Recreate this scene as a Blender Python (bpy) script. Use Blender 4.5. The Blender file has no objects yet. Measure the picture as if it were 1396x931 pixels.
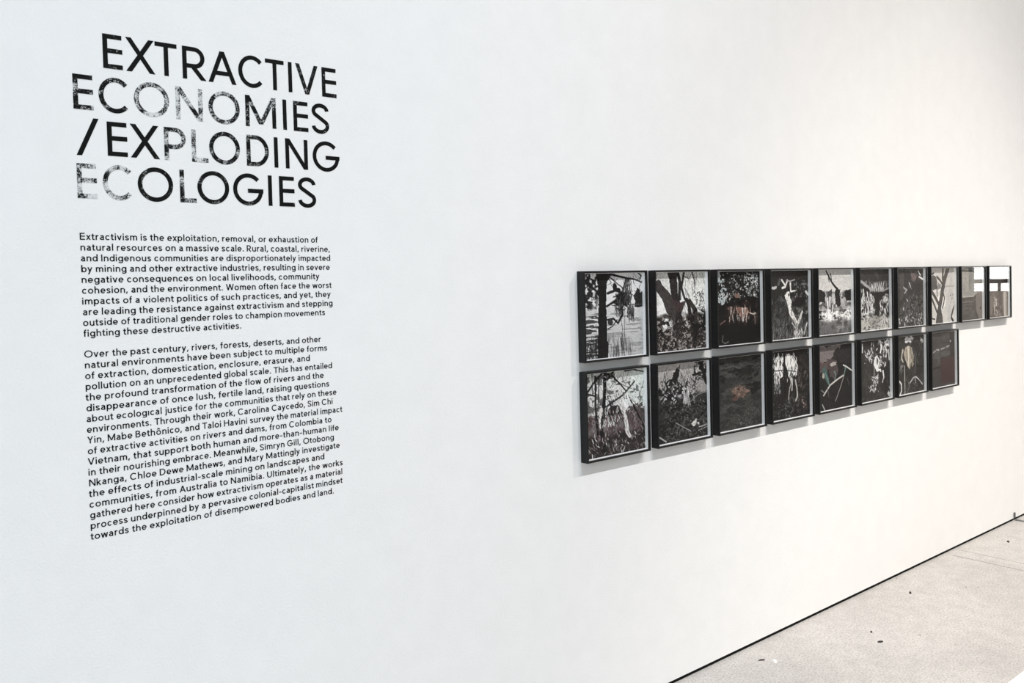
import bpy, math, random
import numpy as np
from mathutils import Matrix, Vector

SC = bpy.context.scene
COL = SC.collection

# ------------------------------------------------------------------ camera
IMG_W, IMG_H = 1396, 931
FOCAL_PX, PP_Y = 1180.0, 422.94
CAM_Y, EYE = -2.2257, 1.6
cam_d = bpy.data.cameras.new('camera')
cam_d.sensor_width = 36.0
cam_d.lens = FOCAL_PX * 36.0 / IMG_W
cam_d.shift_y = -(IMG_H / 2 - PP_Y) / IMG_W
cam_d.clip_start = 0.05
cam = bpy.data.objects.new('camera', cam_d)
COL.objects.link(cam)
fw = Vector((0.63657214, 0.77063359, -0.0299964))
rt = Vector((0.770272, -0.63723593, -0.02472676))
up = Vector((0.03817006, 0.00736502, 0.99924412))
m3 = Matrix((rt, up, -fw)).transposed()
cam.matrix_world = Matrix.Translation((0, CAM_Y, EYE)) @ m3.to_4x4()
SC.camera = cam

# ------------------------------------------------------------------ world, lamps, exposure
SC.view_settings.view_transform = 'Standard'
SC.view_settings.look = 'None'
SC.view_settings.gamma = 1.0
SC.view_settings.use_curve_mapping = False
SC.view_settings.exposure = 0.0
wd = bpy.data.worlds.new('gallery_daylight')
SC.world = wd
wd.use_nodes = True
bg = wd.node_tree.nodes['Background']
bg.inputs[0].default_value = (1.0, 0.912, 0.838, 1)
bg.inputs[1].default_value = 0.168


def spot(name, pos, target, power, col, cone, blend=1.0, soft=0.03):
    d = bpy.data.lights.new(name, 'SPOT')
    d.energy = power
    d.color = col
    d.spot_size = math.radians(cone)
    d.spot_blend = blend
    d.shadow_soft_size = soft
    o = bpy.data.objects.new(name, d)
    COL.objects.link(o)
    o.location = pos
    v = Vector(target) - Vector(pos)
    o.rotation_euler = v.to_track_quat('-Z', 'Y').to_euler()
    return o


# high-bay track lamps: one bank straight in front of the pictures, one to their right, one facing the text
LAMPS = [((8.8, -6.0, 9.6), (3.9, 0, -1.0), 1900, (1.0, 0.945, 0.91), 54),
         ((4.0, -6.0, 9.6), (3.6, 0, -1.0), 1060, (1.0, 0.985, 0.975), 62),
         ((4.4, -6.0, 9.6), (5.15, 0, -1.5), 2750, (1.0, 0.94, 0.84), 34),
         ((-0.6, -6.0, 9.6), (-0.5, 0, 1.8), 620, (0.45, 0.74, 1.0), 48),
         ((1.6, -6.0, 9.6), (1.0, 0, 2.4), 1330, (0.967, 0.975, 1.0), 46)]
for p_, t_, e_, c_, k_ in LAMPS:
    spot('track_or_fill_spot', p_, t_, e_, c_, k_)
# added fill lamp, itself unseen, brightening the tan end wall the last panes mirror
spot('track_or_fill_spot', (7.7, -3.2, 3.4), (9.5, -1.2, 1.0), 700, (1.0, 0.95, 0.88), 38)
# unseen cool fill panel added at the left to brighten the spacers
ad_ = bpy.data.lights.new('left_fill', 'AREA')
ad_.shape = 'RECTANGLE'
ad_.size, ad_.size_y = 3.0, 4.5
ad_.energy = 275.0
ad_.color = (0.83, 0.945, 1.0)
ao_ = bpy.data.objects.new('left_fill', ad_)
COL.objects.link(ao_)
ao_.location = (-5.0, -4.6, 3.0)
ao_.rotation_euler = (Vector((3.0, 0, 1.3)) - ao_.location).to_track_quat('-Z', 'Y').to_euler()

# ------------------------------------------------------------------ helpers


def tag(o, label=None, cat=None, group=None, kind=None):
    if label: o['label'] = label
    if cat: o['category'] = cat
    if group: o['group'] = group
    if kind: o['kind'] = kind
    return o


def mesh_obj(name, verts, faces, mat, parent=None, smooth=False):
    me = bpy.data.meshes.new(name)
    me.from_pydata([tuple(map(float, v)) for v in verts], [], faces)
    me.update()
    if mat: me.materials.append(mat)
    if smooth:
        for p in me.polygons: p.use_smooth = True
    o = bpy.data.objects.new(name, me)
    COL.objects.link(o)
    if parent: o.parent = parent
    return o


def empty(name, loc):
    o = bpy.data.objects.new(name, None)
    o.empty_display_size = 0.05
    COL.objects.link(o)
    o.location = loc
    return o


class MB:
    def __init__(s): s.v, s.f = [], []

    def box(s, x0, x1, y0, y1, z0, z1):
        b = len(s.v)
        s.v += [(x, y, z) for x in (x0, x1) for y in (y0, y1) for z in (z0, z1)]
        s.f += [tuple(b + i for i in q) for q in ((0, 1, 3, 2), (4, 6, 7, 5), (0, 4, 5, 1), (2, 3, 7, 6), (0, 2, 6, 4), (1, 5, 7, 3))]
        return s

    def build(s, name, mat, parent=None): return mesh_obj(name, s.v, s.f, mat, parent)


def new_mat(name, col=(0.8, 0.8, 0.8), rough=0.6, spec=0.5):
    m = bpy.data.materials.new(name)
    m.use_nodes = True
    b = m.node_tree.nodes['Principled BSDF']
    b.inputs['Base Color'].default_value = (*col, 1)
    b.inputs['Roughness'].default_value = rough
    b.inputs['Specular IOR Level'].default_value = spec
    return m, m.node_tree, b


def noise(nt, coord, scale, detail=4, rough=0.55):
    n = nt.nodes.new('ShaderNodeTexNoise')
    n.inputs['Scale'].default_value = scale
    n.inputs['Detail'].default_value = detail
    n.inputs['Roughness'].default_value = rough
    nt.links.new(coord, n.inputs['Vector'])
    return n


def ramp(nt, src, stops):
    r = nt.nodes.new('ShaderNodeValToRGB')
    e = r.color_ramp.elements
    while len(e) < len(stops): e.new(0.5)
    for el, (p, c) in zip(e, stops):
        el.position = p
        el.color = (*c, 1) if len(c) == 3 else c
    nt.links.new(src, r.inputs[0])
    return r


def mixc(nt, mode, fac, a, b):
    n = nt.nodes.new('ShaderNodeMix')
    n.data_type = 'RGBA'
    n.blend_type = mode
    for sock, v in ((n.inputs[0], fac), (n.inputs[6], a), (n.inputs[7], b)):
        if isinstance(v, bpy.types.NodeSocket): nt.links.new(v, sock)
        elif isinstance(v, tuple): sock.default_value = (*v, 1)
        else: sock.default_value = v
    return n.outputs[2]


# ------------------------------------------------------------------ materials
def wall_material():
    m, nt, b = new_mat('white_wall_paint', (0.86, 0.86, 0.855), 0.75, 0.25)
    tc = nt.nodes.new('ShaderNodeTexCoord')
    n1 = noise(nt, tc.outputs['Object'], 170, 3)
    n2 = noise(nt, tc.outputs['Object'], 9, 4)
    r = ramp(nt, n2.outputs[0], [(0.3, (0.845, 0.845, 0.84)), (0.7, (0.872, 0.872, 0.867))])
    nt.links.new(r.outputs[0], b.inputs['Base Color'])
    bp = nt.nodes.new('ShaderNodeBump')
    bp.inputs['Strength'].default_value = 0.28
    bp.inputs['Distance'].default_value = 0.004
    nt.links.new(n1.outputs[0], bp.inputs['Height'])
    nt.links.new(bp.outputs[0], b.inputs['Normal'])
    return m


def floor_material():
    m, nt, b = new_mat('pale_concrete', (0.6, 0.57, 0.54), 0.7, 0.3)
    tc = nt.nodes.new('ShaderNodeTexCoord')
    co = tc.outputs['Object']
    big = noise(nt, co, 1.6, 5)
    mid = noise(nt, co, 14, 6, 0.6)
    fine = noise(nt, co, 120, 5, 0.7)
    c1 = ramp(nt, big.outputs[0], [(0.3, (0.49, 0.47, 0.455)), (0.7, (0.60, 0.575, 0.555))])
    c2 = ramp(nt, mid.outputs[0], [(0.32, (0.86, 0.86, 0.86)), (0.62, (1.03, 1.03, 1.03))])
    c3 = ramp(nt, fine.outputs[0], [(0.36, (0.62, 0.61, 0.60)), (0.50, (1, 1, 1)), (0.66, (1.12, 1.12, 1.12))])
    a = mixc(nt, 'MULTIPLY', 0.8, c1.outputs[0], c2.outputs[0])
    a = mixc(nt, 'MULTIPLY', 1.0, a, c3.outputs[0])
    # a few darker pits
    vo = nt.nodes.new('ShaderNodeTexVoronoi')
    vo.inputs['Scale'].default_value = 10
    nt.links.new(co, vo.inputs['Vector'])
    pit = ramp(nt, vo.outputs['Distance'], [(0.04, (0.30, 0.28, 0.27)), (0.075, (1, 1, 1))])
    some = ramp(nt, noise(nt, co, 6, 2).outputs[0], [(0.5, (0, 0, 0)), (0.6, (1, 1, 1))])
    a = mixc(nt, 'MULTIPLY', some.outputs[0], a, pit.outputs[0])
    nt.links.new(a, b.inputs['Base Color'])
    bp = nt.nodes.new('ShaderNodeBump')
    bp.inputs['Strength'].default_value = 0.25
    bp.inputs['Distance'].default_value = 0.003
    nt.links.new(fine.outputs[0], bp.inputs['Height'])
    nt.links.new(bp.outputs[0], b.inputs['Normal'])
    return m


def vinyl_material():
    m, nt, b = new_mat('black_vinyl', (0.012, 0.013, 0.013), 0.5, 0.08)
    tc = nt.nodes.new('ShaderNodeTexCoord')
    geo = nt.nodes.new('ShaderNodeNewGeometry')
    at = nt.nodes.new('ShaderNodeAttribute')
    at.attribute_type = 'OBJECT'
    at.attribute_name = 'wear'
    grain = noise(nt, geo.outputs['Position'], 330, 4, 0.65)
    patch = noise(nt, geo.outputs['Position'], 38, 3, 0.6)
    mm = nt.nodes.new('ShaderNodeMath'); mm.operation = 'MULTIPLY_ADD'
    nt.links.new(patch.outputs[0], mm.inputs[0]); mm.inputs[1].default_value = 1.15
    nt.links.new(grain.outputs[0], mm.inputs[2])           # 0.5*1.15+0.5 ~ 1.08
    ad = nt.nodes.new('ShaderNodeMath'); ad.operation = 'ADD'
    nt.links.new(mm.outputs[0], ad.inputs[0]); nt.links.new(at.outputs['Fac'], ad.inputs[1])
    mr = nt.nodes.new('ShaderNodeMapRange')
    mr.inputs['From Min'].default_value = 1.40
    mr.inputs['From Max'].default_value = 1.60
    nt.links.new(ad.outputs[0], mr.inputs['Value'])
    c = mixc(nt, 'MIX', mr.outputs[0], (0.008, 0.0085, 0.0085), (0.68, 0.69, 0.69))
    nt.links.new(c, b.inputs['Base Color'])
    return m


def glass_material():
    m = bpy.data.materials.new('picture_glass')
    m.use_nodes = True
    nt = m.node_tree
    nt.nodes.remove(nt.nodes['Principled BSDF'])
    out = nt.nodes['Material Output']
    tr = nt.nodes.new('ShaderNodeBsdfTransparent')
    gl = nt.nodes.new('ShaderNodeBsdfGlossy')
    gl.inputs['Roughness'].default_value = 0.0
    geo = nt.nodes.new('ShaderNodeNewGeometry')            # Schlick reflectance, the same from both sides of the pane
    dot = nt.nodes.new('ShaderNodeVectorMath'); dot.operation = 'DOT_PRODUCT'
    nt.links.new(geo.outputs['Incoming'], dot.inputs[0]); nt.links.new(geo.outputs['Normal'], dot.inputs[1])
    prev = dot.outputs['Value']
    for op, v in (('ABSOLUTE', None), ('SUBTRACT', 1.0), ('POWER', 5.0), ('MULTIPLY_ADD', 0.96)):
        q = nt.nodes.new('ShaderNodeMath'); q.operation = op
        if op == 'SUBTRACT': q.inputs[0].default_value = 1.0; nt.links.new(prev, q.inputs[1])
        else:
            nt.links.new(prev, q.inputs[0])
            if v is not None: q.inputs[1].default_value = v
            if op == 'MULTIPLY_ADD': q.inputs[2].default_value = 0.028
        prev = q.outputs[0]
    mx = nt.nodes.new('ShaderNodeMixShader')
    nt.links.new(prev, mx.inputs[0])
    nt.links.new(tr.outputs[0], mx.inputs[1])
    nt.links.new(gl.outputs[0], mx.inputs[2])
    nt.links.new(mx.outputs[0], out.inputs[0])
    return m


def print_material():
    m, nt, b = new_mat('photographic_print', (0.5, 0.5, 0.5), 0.6, 0.15)
    a = nt.nodes.new('ShaderNodeVertexColor')
    a.layer_name = 'picture'
    nt.links.new(a.outputs[0], b.inputs['Base Color'])
    return m


def frame_material():
    m, nt, b = new_mat('black_stained_wood', (0.01, 0.0105, 0.011), 0.45, 0.25)
    tc = nt.nodes.new('ShaderNodeTexCoord')
    n = noise(nt, tc.outputs['Object'], 90, 3)
    r = ramp(nt, n.outputs[0], [(0.3, (0.0065, 0.0068, 0.0072)), (0.7, (0.0105, 0.011, 0.0112))])
    nt.links.new(r.outputs[0], b.inputs['Base Color'])
    return m


M_WALL, M_FLOOR, M_VINYL = wall_material(), floor_material(), vinyl_material()
M_GLASS, M_PRINT, M_FRAME = glass_material(), print_material(), frame_material()
M_SPACER = new_mat('white_spacer', (0.93, 0.93, 0.94), 0.6, 0.2)[0]
M_BACK = new_mat('grey_backing_board', (0.35, 0.34, 0.32), 0.8, 0.2)[0]
M_GAP = new_mat('black_reveal', (0.006, 0.006, 0.006), 0.8, 0.1)[0]
M_JOINT = new_mat('dark_metal_strip', (0.10, 0.10, 0.105), 0.5, 0.4)[0]
M_SAW = new_mat('concrete_joint_filler', (0.36, 0.335, 0.315), 0.8, 0.2)[0]
M_PATCH = new_mat('smooth_concrete_patch', (0.585, 0.555, 0.53), 0.75, 0.2)[0]
M_DARKBIT = new_mat('dark_debris', (0.03, 0.028, 0.026), 0.8, 0.2)[0]
M_PALEBIT = new_mat('pale_paint_chip', (0.86, 0.85, 0.84), 0.7, 0.2)[0]
M_GREY = new_mat('grey_rubber', (0.16, 0.155, 0.15), 0.7, 0.2)[0]
M_PLINTH = new_mat('white_lacquer', (0.90, 0.90, 0.90), 0.5, 0.3)[0]
M_DARKFRAME = new_mat('dark_window_frame', (0.03, 0.022, 0.022), 0.5, 0.3)[0]
M_TAN = new_mat('tan_wall_paint', (0.66, 0.57, 0.50), 0.8, 0.2)[0]
M_SKYPANE, _nt, _b = new_mat('bright_daylight_pane', (0.9, 0.9, 0.9), 0.3, 0.2)
_b.inputs['Emission Color'].default_value = (1.0, 0.99, 0.97, 1)
_b.inputs['Emission Strength'].default_value = 9.0

# ------------------------------------------------------------------ room
END_X = 9.5
GAP = 0.016
w = MB().box(-4.0, END_X, 0.0, 0.15, GAP, 4.4).build('wall_back', M_WALL)
tag(w, kind='structure')
f = MB().box(-4.0, END_X, -6.5, 0.15, -0.10, 0.0).build('floor', M_FLOOR)
tag(f, kind='structure')
b_ = MB().box(-4.0, END_X, 0.006, 0.02, 0.0, GAP).build('gap_shade_back', M_GAP)  # black strip standing in for the shade in the gap under the wall
tag(b_, kind='structure')
# far end wall with a wide window, seen only as a reflection in the last panes
WY0, WY1, WZ0, WZ1 = -1.80, -0.35, 1.405, 2.35
ew = MB()
ew.box(END_X, END_X + 0.2, -6.5, WY0, 0, 4.4).box(END_X, END_X + 0.2, WY1, 0.15, 0, 4.4)
ew.box(END_X, END_X + 0.2, WY0, WY1, 0, WZ0).box(END_X, END_X + 0.2, WY0, WY1, WZ1, 4.4)
tag(ew.build('wall_right', M_TAN), kind='structure')
win = empty('window_1', (END_X, (WY0 + WY1) / 2, WZ0))
tag(win, kind='structure')
wf = MB()
hy = (WY1 - WY0) / 2
wf.box(0.04, 0.10, -hy, hy, 0.083, 0.125)                       # transom
wf.box(0.04, 0.07, -0.440, -0.420, 0.0, 0.085)                      # short mullion below it
wf.box(0.04, 0.10, -hy, -hy + 0.03, 0, WZ1 - WZ0).box(0.04, 0.10, hy - 0.03, hy, 0, WZ1 - WZ0)
wf.box(0.04, 0.10, -hy, hy, WZ1 - WZ0 - 0.03, WZ1 - WZ0)
wf.build('window_frame', M_DARKFRAME, win)
MB().box(0.12, 0.13, -hy, hy, 0, WZ1 - WZ0).build('pane', M_SKYPANE, win)

# floor joints: a filled strip between two saw cuts, and a metal strip farther on
def strip(name, x0, x1, y0, y1, mat, h=0.0012):
    o = MB().box(x0, x1, y0, y1, 0.0, h).build(name, mat)
    tag(o, kind='structure')
    return o


strip('trim_1', 5.008, 5.128, -6.4, -0.035, M_FLOOR, 0.0006)
strip('trim_2', 5.126, 5.131, -6.4, -0.035, M_SAW)
strip('trim_3', 5.003, 5.008, -6.4, -0.045, M_SAW)
strip('trim_4', 5.992, 6.022, -6.4, 0.0, M_JOINT, 0.002)

# ------------------------------------------------------------------ lettering
def arc(cx, cz, rx, rz, a0, a1, n=14):
    return [(cx + rx * math.cos(math.radians(a0 + (a1 - a0) * i / n)), cz + rz * math.sin(math.radians(a0 + (a1 - a0) * i / n))) for i in range(n + 1)]


def spline(P, n=5):
    P = [np.array(p, float) for p in P]
    Q = [2 * P[0] - P[1]] + P + [2 * P[-1] - P[-2]]
    out = []
    for i in range(1, len(Q) - 2):
        p0, p1, p2, p3 = Q[i - 1:i + 3]
        for k in range(n):
            t = k / n
            out.append(tuple(0.5 * (2 * p1 + (p2 - p0) * t + (2 * p0 - 5 * p1 + 4 * p2 - p3) * t * t + (3 * p1 - p0 - 3 * p2 + p3) * t ** 3)))
    return out + [tuple(P[-1])]


DEFW = dict(E=.60, X=.74, T=.66, R=.62, A=.78, C=.84, I=None, V=.78, O=.98, N=.76, M=.94, S=.62, P=.60, L=.54, D=.76, G=.92,
            W=1.12, Y=.72, B=.64, H=.76, U=.72)
for k_, v_ in dict(a=.54, b=.62, c=.56, d=.62, e=.60, f=.34, g=.62, h=.56, j=.22, k=.56, m=.88, n=.56, o=.64, p=.62, q=.62, r=.34,
                   s=.48, t=.36, u=.56, v=.58, w=.84, x=.56, y=.58, z=.5).items(): DEFW[k_] = v_


def glyph(ch, w, W=None):
    """strokes of one letter: ('S', points, closed) round-following strokes, ('D', x0, z0, x1, z1) flat-cut diagonals"""
    h = w / 2
    S, D = [], []
    if ch == 'ô':
        s, d, W = glyph('o', w, W)
        return s + [([(W / 2 - .17, .84), (W / 2, .98), (W / 2 + .17, .84)], False)], d, W
    if ch in 'Iilı': W = w
    elif ch in '.,': W = w * 1.25
    elif ch == '-': W = .34
    elif ch == '/': W = W or .5
    else: W = W or DEFW[ch]
    X = .70
    A = 1.04

    def line(*p): S.append((list(p), False))

    def diag(x0, z0, x1, z1): D.append((x0, z0, x1, z1))
    c2 = W / 2

    def hw(dx, dz): return h * math.hypot(dx, dz) / abs(dz)
    if ch == 'E':
        line((h, 0), (h, 1)); line((h, 1 - h), (W - .01, 1 - h)); line((h, .52), (W, .52)); line((h, h), (W, h))
    elif ch == 'L': line((h, 0), (h, 1)); line((h, h), (W, h))
    elif ch == 'T': line((c2, 0), (c2, 1 - w)); line((0, 1 - h), (W, 1 - h))
    elif ch == 'H': line((h, 0), (h, 1)); line((W - h, 0), (W - h, 1)); line((h, .52), (W - h, .52))
    elif ch == 'I': line((h, 0), (h, 1))
    elif ch == 'X':
        k = hw(W * .8, 1); diag(k, 1, W - k, 0); diag(W - k - .02, 1, k, 0)
    elif ch == '/':
        k = hw(W * .8, 1.09); diag(W - k, 1.05, k, -.04)
    elif ch in 'V':
        k = hw(W / 2, 1); diag(k, 1, c2, 0); diag(W - k, 1, c2, 0)
    elif ch == 'A':
        k = hw(W / 2, 1); diag(k, 0, c2, 1); diag(W - k, 0, c2, 1); line((c2 - (c2 - k) * .7, .31), (c2 + (c2 - k) * .7, .31))
    elif ch == 'N':
        line((h, 0), (h, 1)); line((W - h, 0), (W - h, 1)); k = hw(W - 3 * w, 1); diag(k, 1, W - k, 0)
    elif ch == 'M':
        line((h, 0), (h, 1)); line((W - h, 0), (W - h, 1)); k = hw(W / 2 - w, .92); diag(k, 1, c2, .1); diag(W - k, 1, c2, .1)
    elif ch == 'W':
        k = hw(W * .22, 1); diag(k, 1, W * .27, 0); diag(c2, 1, W * .27, 0); diag(c2, 1, W * .73, 0); diag(W - k, 1, W * .73, 0)
    elif ch == 'Y':
        k = hw(W / 2, .55); diag(k, 1, c2, .42); diag(W - k, 1, c2, .42); line((c2, 0), (c2, .45))
    elif ch == 'O': S.append((arc(c2, .5, c2 - h, .52 - h, 0, 360, 40)[:-1], True))
    elif ch == 'C': line(*arc(c2 * 1.06, .5, c2 * 1.06 - h, .52 - h, 43, 317, 32))
    elif ch == 'G':
        line(*(arc(c2, .5, c2 - h, .52 - h, 42, 330, 34) + [(W - h, .46)])); line((c2 - .02, .46), (W, .46))
    elif ch == 'D': line(*([(h, h), (W * .42, h)] + arc(W * .42, .5, W * .58 - h, .5 - h, -90, 90, 22)[1:-1] + [(W * .42, 1 - h), (h, 1 - h)])); line((h, 0), (h, 1))
    elif ch in 'PR':
        r = .27; cz = 1 - h - (r - .01)
        line(*([(h, 1 - h), (W * .52, 1 - h)] + arc(W * .52, cz, W * (.48 if ch == 'P' else .44) - h, 1 - h - cz, 90, -90, 16)[1:-1] + [(W * .52, 2 * cz - 1 + h), (h, 2 * cz - 1 + h)]))
        line((h, 0), (h, 1))
        if ch == 'R': k = hw(W * .5, .46); diag(W * .36, .47, W - k + .01, 0)
    elif ch == 'B':
        line((h, 0), (h, 1))
        line(*([(h, 1 - h), (W * .5, 1 - h)] + arc(W * .5, .765, W * .42 - h, .235 - h, 90, -90, 12)[1:-1] + [(W * .5, .53), (h, .53)]))
        line(*([(W * .5, .53)] + arc(W * .54, .265 + h / 2, W * .46 - h, .265 - h / 2, 90, -90, 12)[1:-1] + [(W * .5, h), (h, h)]))
    elif ch == 'U': line(*([(h, 1)] + arc(c2, c2, c2 - h, c2 - h + .02, 180, 360, 18) + [(W - h, 1)]))
    elif ch == 'S':
        r = W / 2 - h
        line(*(arc(c2, .755, r * .97, .26 - h, 4, 214, 16) + arc(c2, .255, r, .27 - h, 34, -176, 16)))
    # ---- lowercase
    elif ch == 'o': S.append((arc(c2, X / 2, c2 - h, X / 2 + .015 - h, 0, 360, 22)[:-1], True))
    elif ch in 'bdpqg':
        left = ch in 'bp'
        S.append((arc(c2 + (.01 if left else -.01), X / 2, c2 - h - .01, X / 2 + .015 - h, 0, 360, 22)[:-1], True))
        sx = h if left else W - h
        if ch in 'bd': line((sx, 0), (sx, A))
        elif ch in 'pq': line((sx, -.28), (sx, X))
        else: line(*([(sx, X)] + arc(c2, -.03, c2 - h, .25 - h, 0, -155, 12)))
    elif ch == 'a':
        line(*(arc(c2 - .01, X - .22, c2 - h - .03, .235 - h, 155, 0, 10) + [(W - h - .03, 0)]))
        line(*([(W - h - .03, .41), (W * .5, .41)] + arc(W * .46, .205, W * .46 - h, .205 - h + .005, 90, 270, 10)[1:] + [(W * .55, h), (W - h - .03, .16)]))
    elif ch == 'c': line(*arc(c2 * 1.04, X / 2, c2 * 1.04 - h, X / 2 + .015 - h, 42, 318, 18))
    elif ch == 'e':
        line(*([(h, X * .5 - .01)] + [(W - h, X * .5 - .01)] + arc(c2, X / 2, c2 - h, X / 2 + .015 - h, 0, 318, 22)[1:]))
    elif ch in 'nhm':
        line((h, 0), (h, A if ch == 'h' else X))
        if ch == 'm':
            q = (W - w) / 2
            for x0 in (h, h + q): line(*(arc(x0 + q / 2, X - .24, q / 2, .255 - h, 170, 0, 10) + [(x0 + q, 0)]))
        else: line(*(arc(c2, X - .26, c2 - h, .275 - h, 170, 0, 12) + [(W - h, 0)]))
    elif ch == 'u': line(*([(h, X)] + arc(c2, .26, c2 - h, .275 - h, 180, 350, 12))); line((W - h, 0), (W - h, X))
    elif ch == 'r': line((h, 0), (h, X)); line(*arc(W * .98, X - .30, W * .98 - h, .31 - h, 170, 88, 8))
    elif ch == 't': line((W * .42, X + .19), (W * .42, .18), (W * .5, h + .015), (W * .68, h - .005), (W, h + .01)); line((0, X - h), (W * .95, X - h))
    elif ch == 'f': line(*([(W * .42, 0), (W * .42, .80)] + arc(W * 1.0, .80, W * .58, .245 - h, 180, 95, 8)[1:])); line((0, X - h), (W * .95, X - h))
    elif ch == 'ı': line((h, 0), (h, X))
    elif ch == 'i': line((h, 0), (h, X)); line((h, X + .14), (h, X + .14 + w * 1.15))
    elif ch == 'j': line((W - h, X), (W - h, -.14), (W - h - .06, -.24), (0, -.26)); line((W - h, X + .14), (W - h, X + .14 + w * 1.15))
    elif ch == 'l': line((h, 0), (h, A))
    elif ch == 'k':
        line((h, 0), (h, A)); k = hw(W * .55, .4); diag(h + .02, .26, W - k - .02, X); diag(W * .38, .40, W - k, 0)
    elif ch == 's':
        r = W / 2 - h
        line(*(arc(c2, .515, r * .96, .20 - h, 10, 214, 9) + arc(c2, .185, r, .20 - h, 34, -170, 9)))
    elif ch == 'v': k = hw(W / 2, X); diag(k, X, c2, 0); diag(W - k, X, c2, 0)
    elif ch == 'w':
        k = hw(W * .22, X); diag(k, X, W * .27, 0); diag(c2, X, W * .27, 0); diag(c2, X, W * .73, 0); diag(W - k, X, W * .73, 0)
    elif ch == 'x': k = hw(W * .75, X); diag(k, X, W - k, 0); diag(W - k, X, k, 0)
    elif ch == 'y':
        k = hw(W / 2, X); diag(k, X, c2, .0); diag(W - k, X, c2 - .16, -.28); line((.06, -.26), (c2 - .12, -.26))
    elif ch == '-': line((0, .36), (W, .36))
    elif ch == '.': line((c2, 0), (c2, w * 1.2))
    elif ch == ',': diag(c2 + .02, w * 1.2, c2 - .07, -.15)
    return S, D, W


VT = 0.0006                       # thickness of the vinyl


def add_glyph(vs, fs, ch, w, W, ox, oz, sx, sz):
    S, D, W = glyph(ch, w, W)
    h = w / 2

    lay = [0]

    def prism(front, quads, loops):
        b = len(vs)
        n = len(front)
        lay[0] += 1
        for y in (-VT - lay[0] * 0.00006, 0.0):
            for (x, z) in front: vs.append((ox + x * sx, y, oz + z * sz))
        for q in quads: fs.append(tuple(b + i for i in q))
        for lp in loops:
            for i in range(len(lp)):
                a, c = lp[i], lp[(i + 1) % len(lp)]
                fs.append((b + a, b + c, b + n + c, b + n + a))
    for pts, closed in S:
        P = np.array(pts, float)
        n = len(P)
        L, R = [], []
        for i in range(n):
            if closed: d0, d1 = P[i] - P[i - 1], P[(i + 1) % n] - P[i]
            else:
                d0 = P[i] - P[i - 1] if i > 0 else P[1] - P[0]
                d1 = P[i + 1] - P[i] if i < n - 1 else P[-1] - P[-2]
            d0 = d0 / (np.hypot(*d0) + 1e-9); d1 = d1 / (np.hypot(*d1) + 1e-9)
            t = d0 + d1
            t = t / (np.hypot(*t) + 1e-9)
            nn = np.array([-t[1], t[0]])
            k = h / max(0.45, float(np.dot(nn, [-d0[1], d0[0]])))
            L.append(P[i] + nn * k); R.append(P[i] - nn * k)
        front = L + R
        m = n if closed else n - 1
        quads = [(i, n + i, n + (i + 1) % n, (i + 1) % n) for i in range(m)]
        loops = [list(range(n)), list(range(2 * n - 1, n - 1, -1))] if closed else [list(range(n)) + list(range(2 * n - 1, n - 1, -1))]
        prism(front, quads, loops)
    for x0, z0, x1, z1 in D:
        k = h * math.hypot(x1 - x0, (z1 - z0)) / abs(z1 - z0)
        prism([(x0 - k, z0), (x0 + k, z0), (x1 + k, z1), (x1 - k, z1)], [(0, 1, 2, 3)], [[0, 1, 2, 3]])
    return W


def unproject(px, py, Y=0.0):
    d = fw + rt * ((px - IMG_W / 2) / FOCAL_PX) + up * ((PP_Y - py) / FOCAL_PX)
    t = (Y - CAM_Y) / d.y
    return Vector((0, CAM_Y, EYE)) + d * t


# title: (row top edge, row baseline, letters with left edge, right edge in metres along the wall, wear)
TITLE = [
    (2.1425, .0820, [('E', 140.9, 167.4, .34), ('X', 172.2, 211.6, .0), ('T', 212.0, 241.8, .08), ('R', 249.2, 280.6, .0), ('A', 284.1, 322.0, .1),
                     ('C', 325.2, 360.2, .1), ('T', 362.0, 387.2, .1), ('I', 393.2, 398.6, .08), ('V', 403.0, 433.4, .36), ('E', 438.8, 458.2, .30)], (92, 118)),
    (2.0380, .0820, [('E', 99.2, 126.6, .52), ('C', 134.2, 177.2, .50), ('O', 182.4, 230.1, .70), ('N', 239.4, 275.8, .80), ('O', 284.0, 326.4, .62),
                     ('M', 334.4, 375.8, .46), ('I', 385.4, 390.6, .12), ('E', 399.8, 419.6, .24), ('S', 424.6, 448.2, .12)], (124, 160)),
    (1.9330, .0820, [('/', 103.5, 135.3, .0), ('E', 146.2, 173.4, .06), ('X', 177.6, 217.3, .18), ('P', 223.8, 253.2, .66), ('L', 261.2, 283.3, .78),
                     ('O', 285.0, 326.8, .44), ('D', 336.0, 366.2, .46), ('I', 373.6, 379.3, .16), ('N', 389.0, 419.2, .22), ('G', 426.1, 462.4, .04)], (188, 210)),
    (1.8285, .0820, [('E', 105.0, 131.8, .78), ('C', 140.1, 182.6, .72), ('O', 187.7, 235.8, .36), ('L', 245.2, 267.2, .56), ('O', 269.0, 312.2, .36),
                     ('G', 317.8, 358.7, .32), ('I', 365.6, 371.5, .06), ('E', 380.6, 401.3, .16), ('S', 406.2, 430.6, .1)], (246, 263)),
]
TX0 = 0.521
title = empty('title_lettering', (TX0, 0, 1.80))
tag(title, 'large four-line black exhibition title with worn letters on the white wall', 'title')
WORDS = ['extractive', 'economies', 'exploding', 'ecologies']
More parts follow.
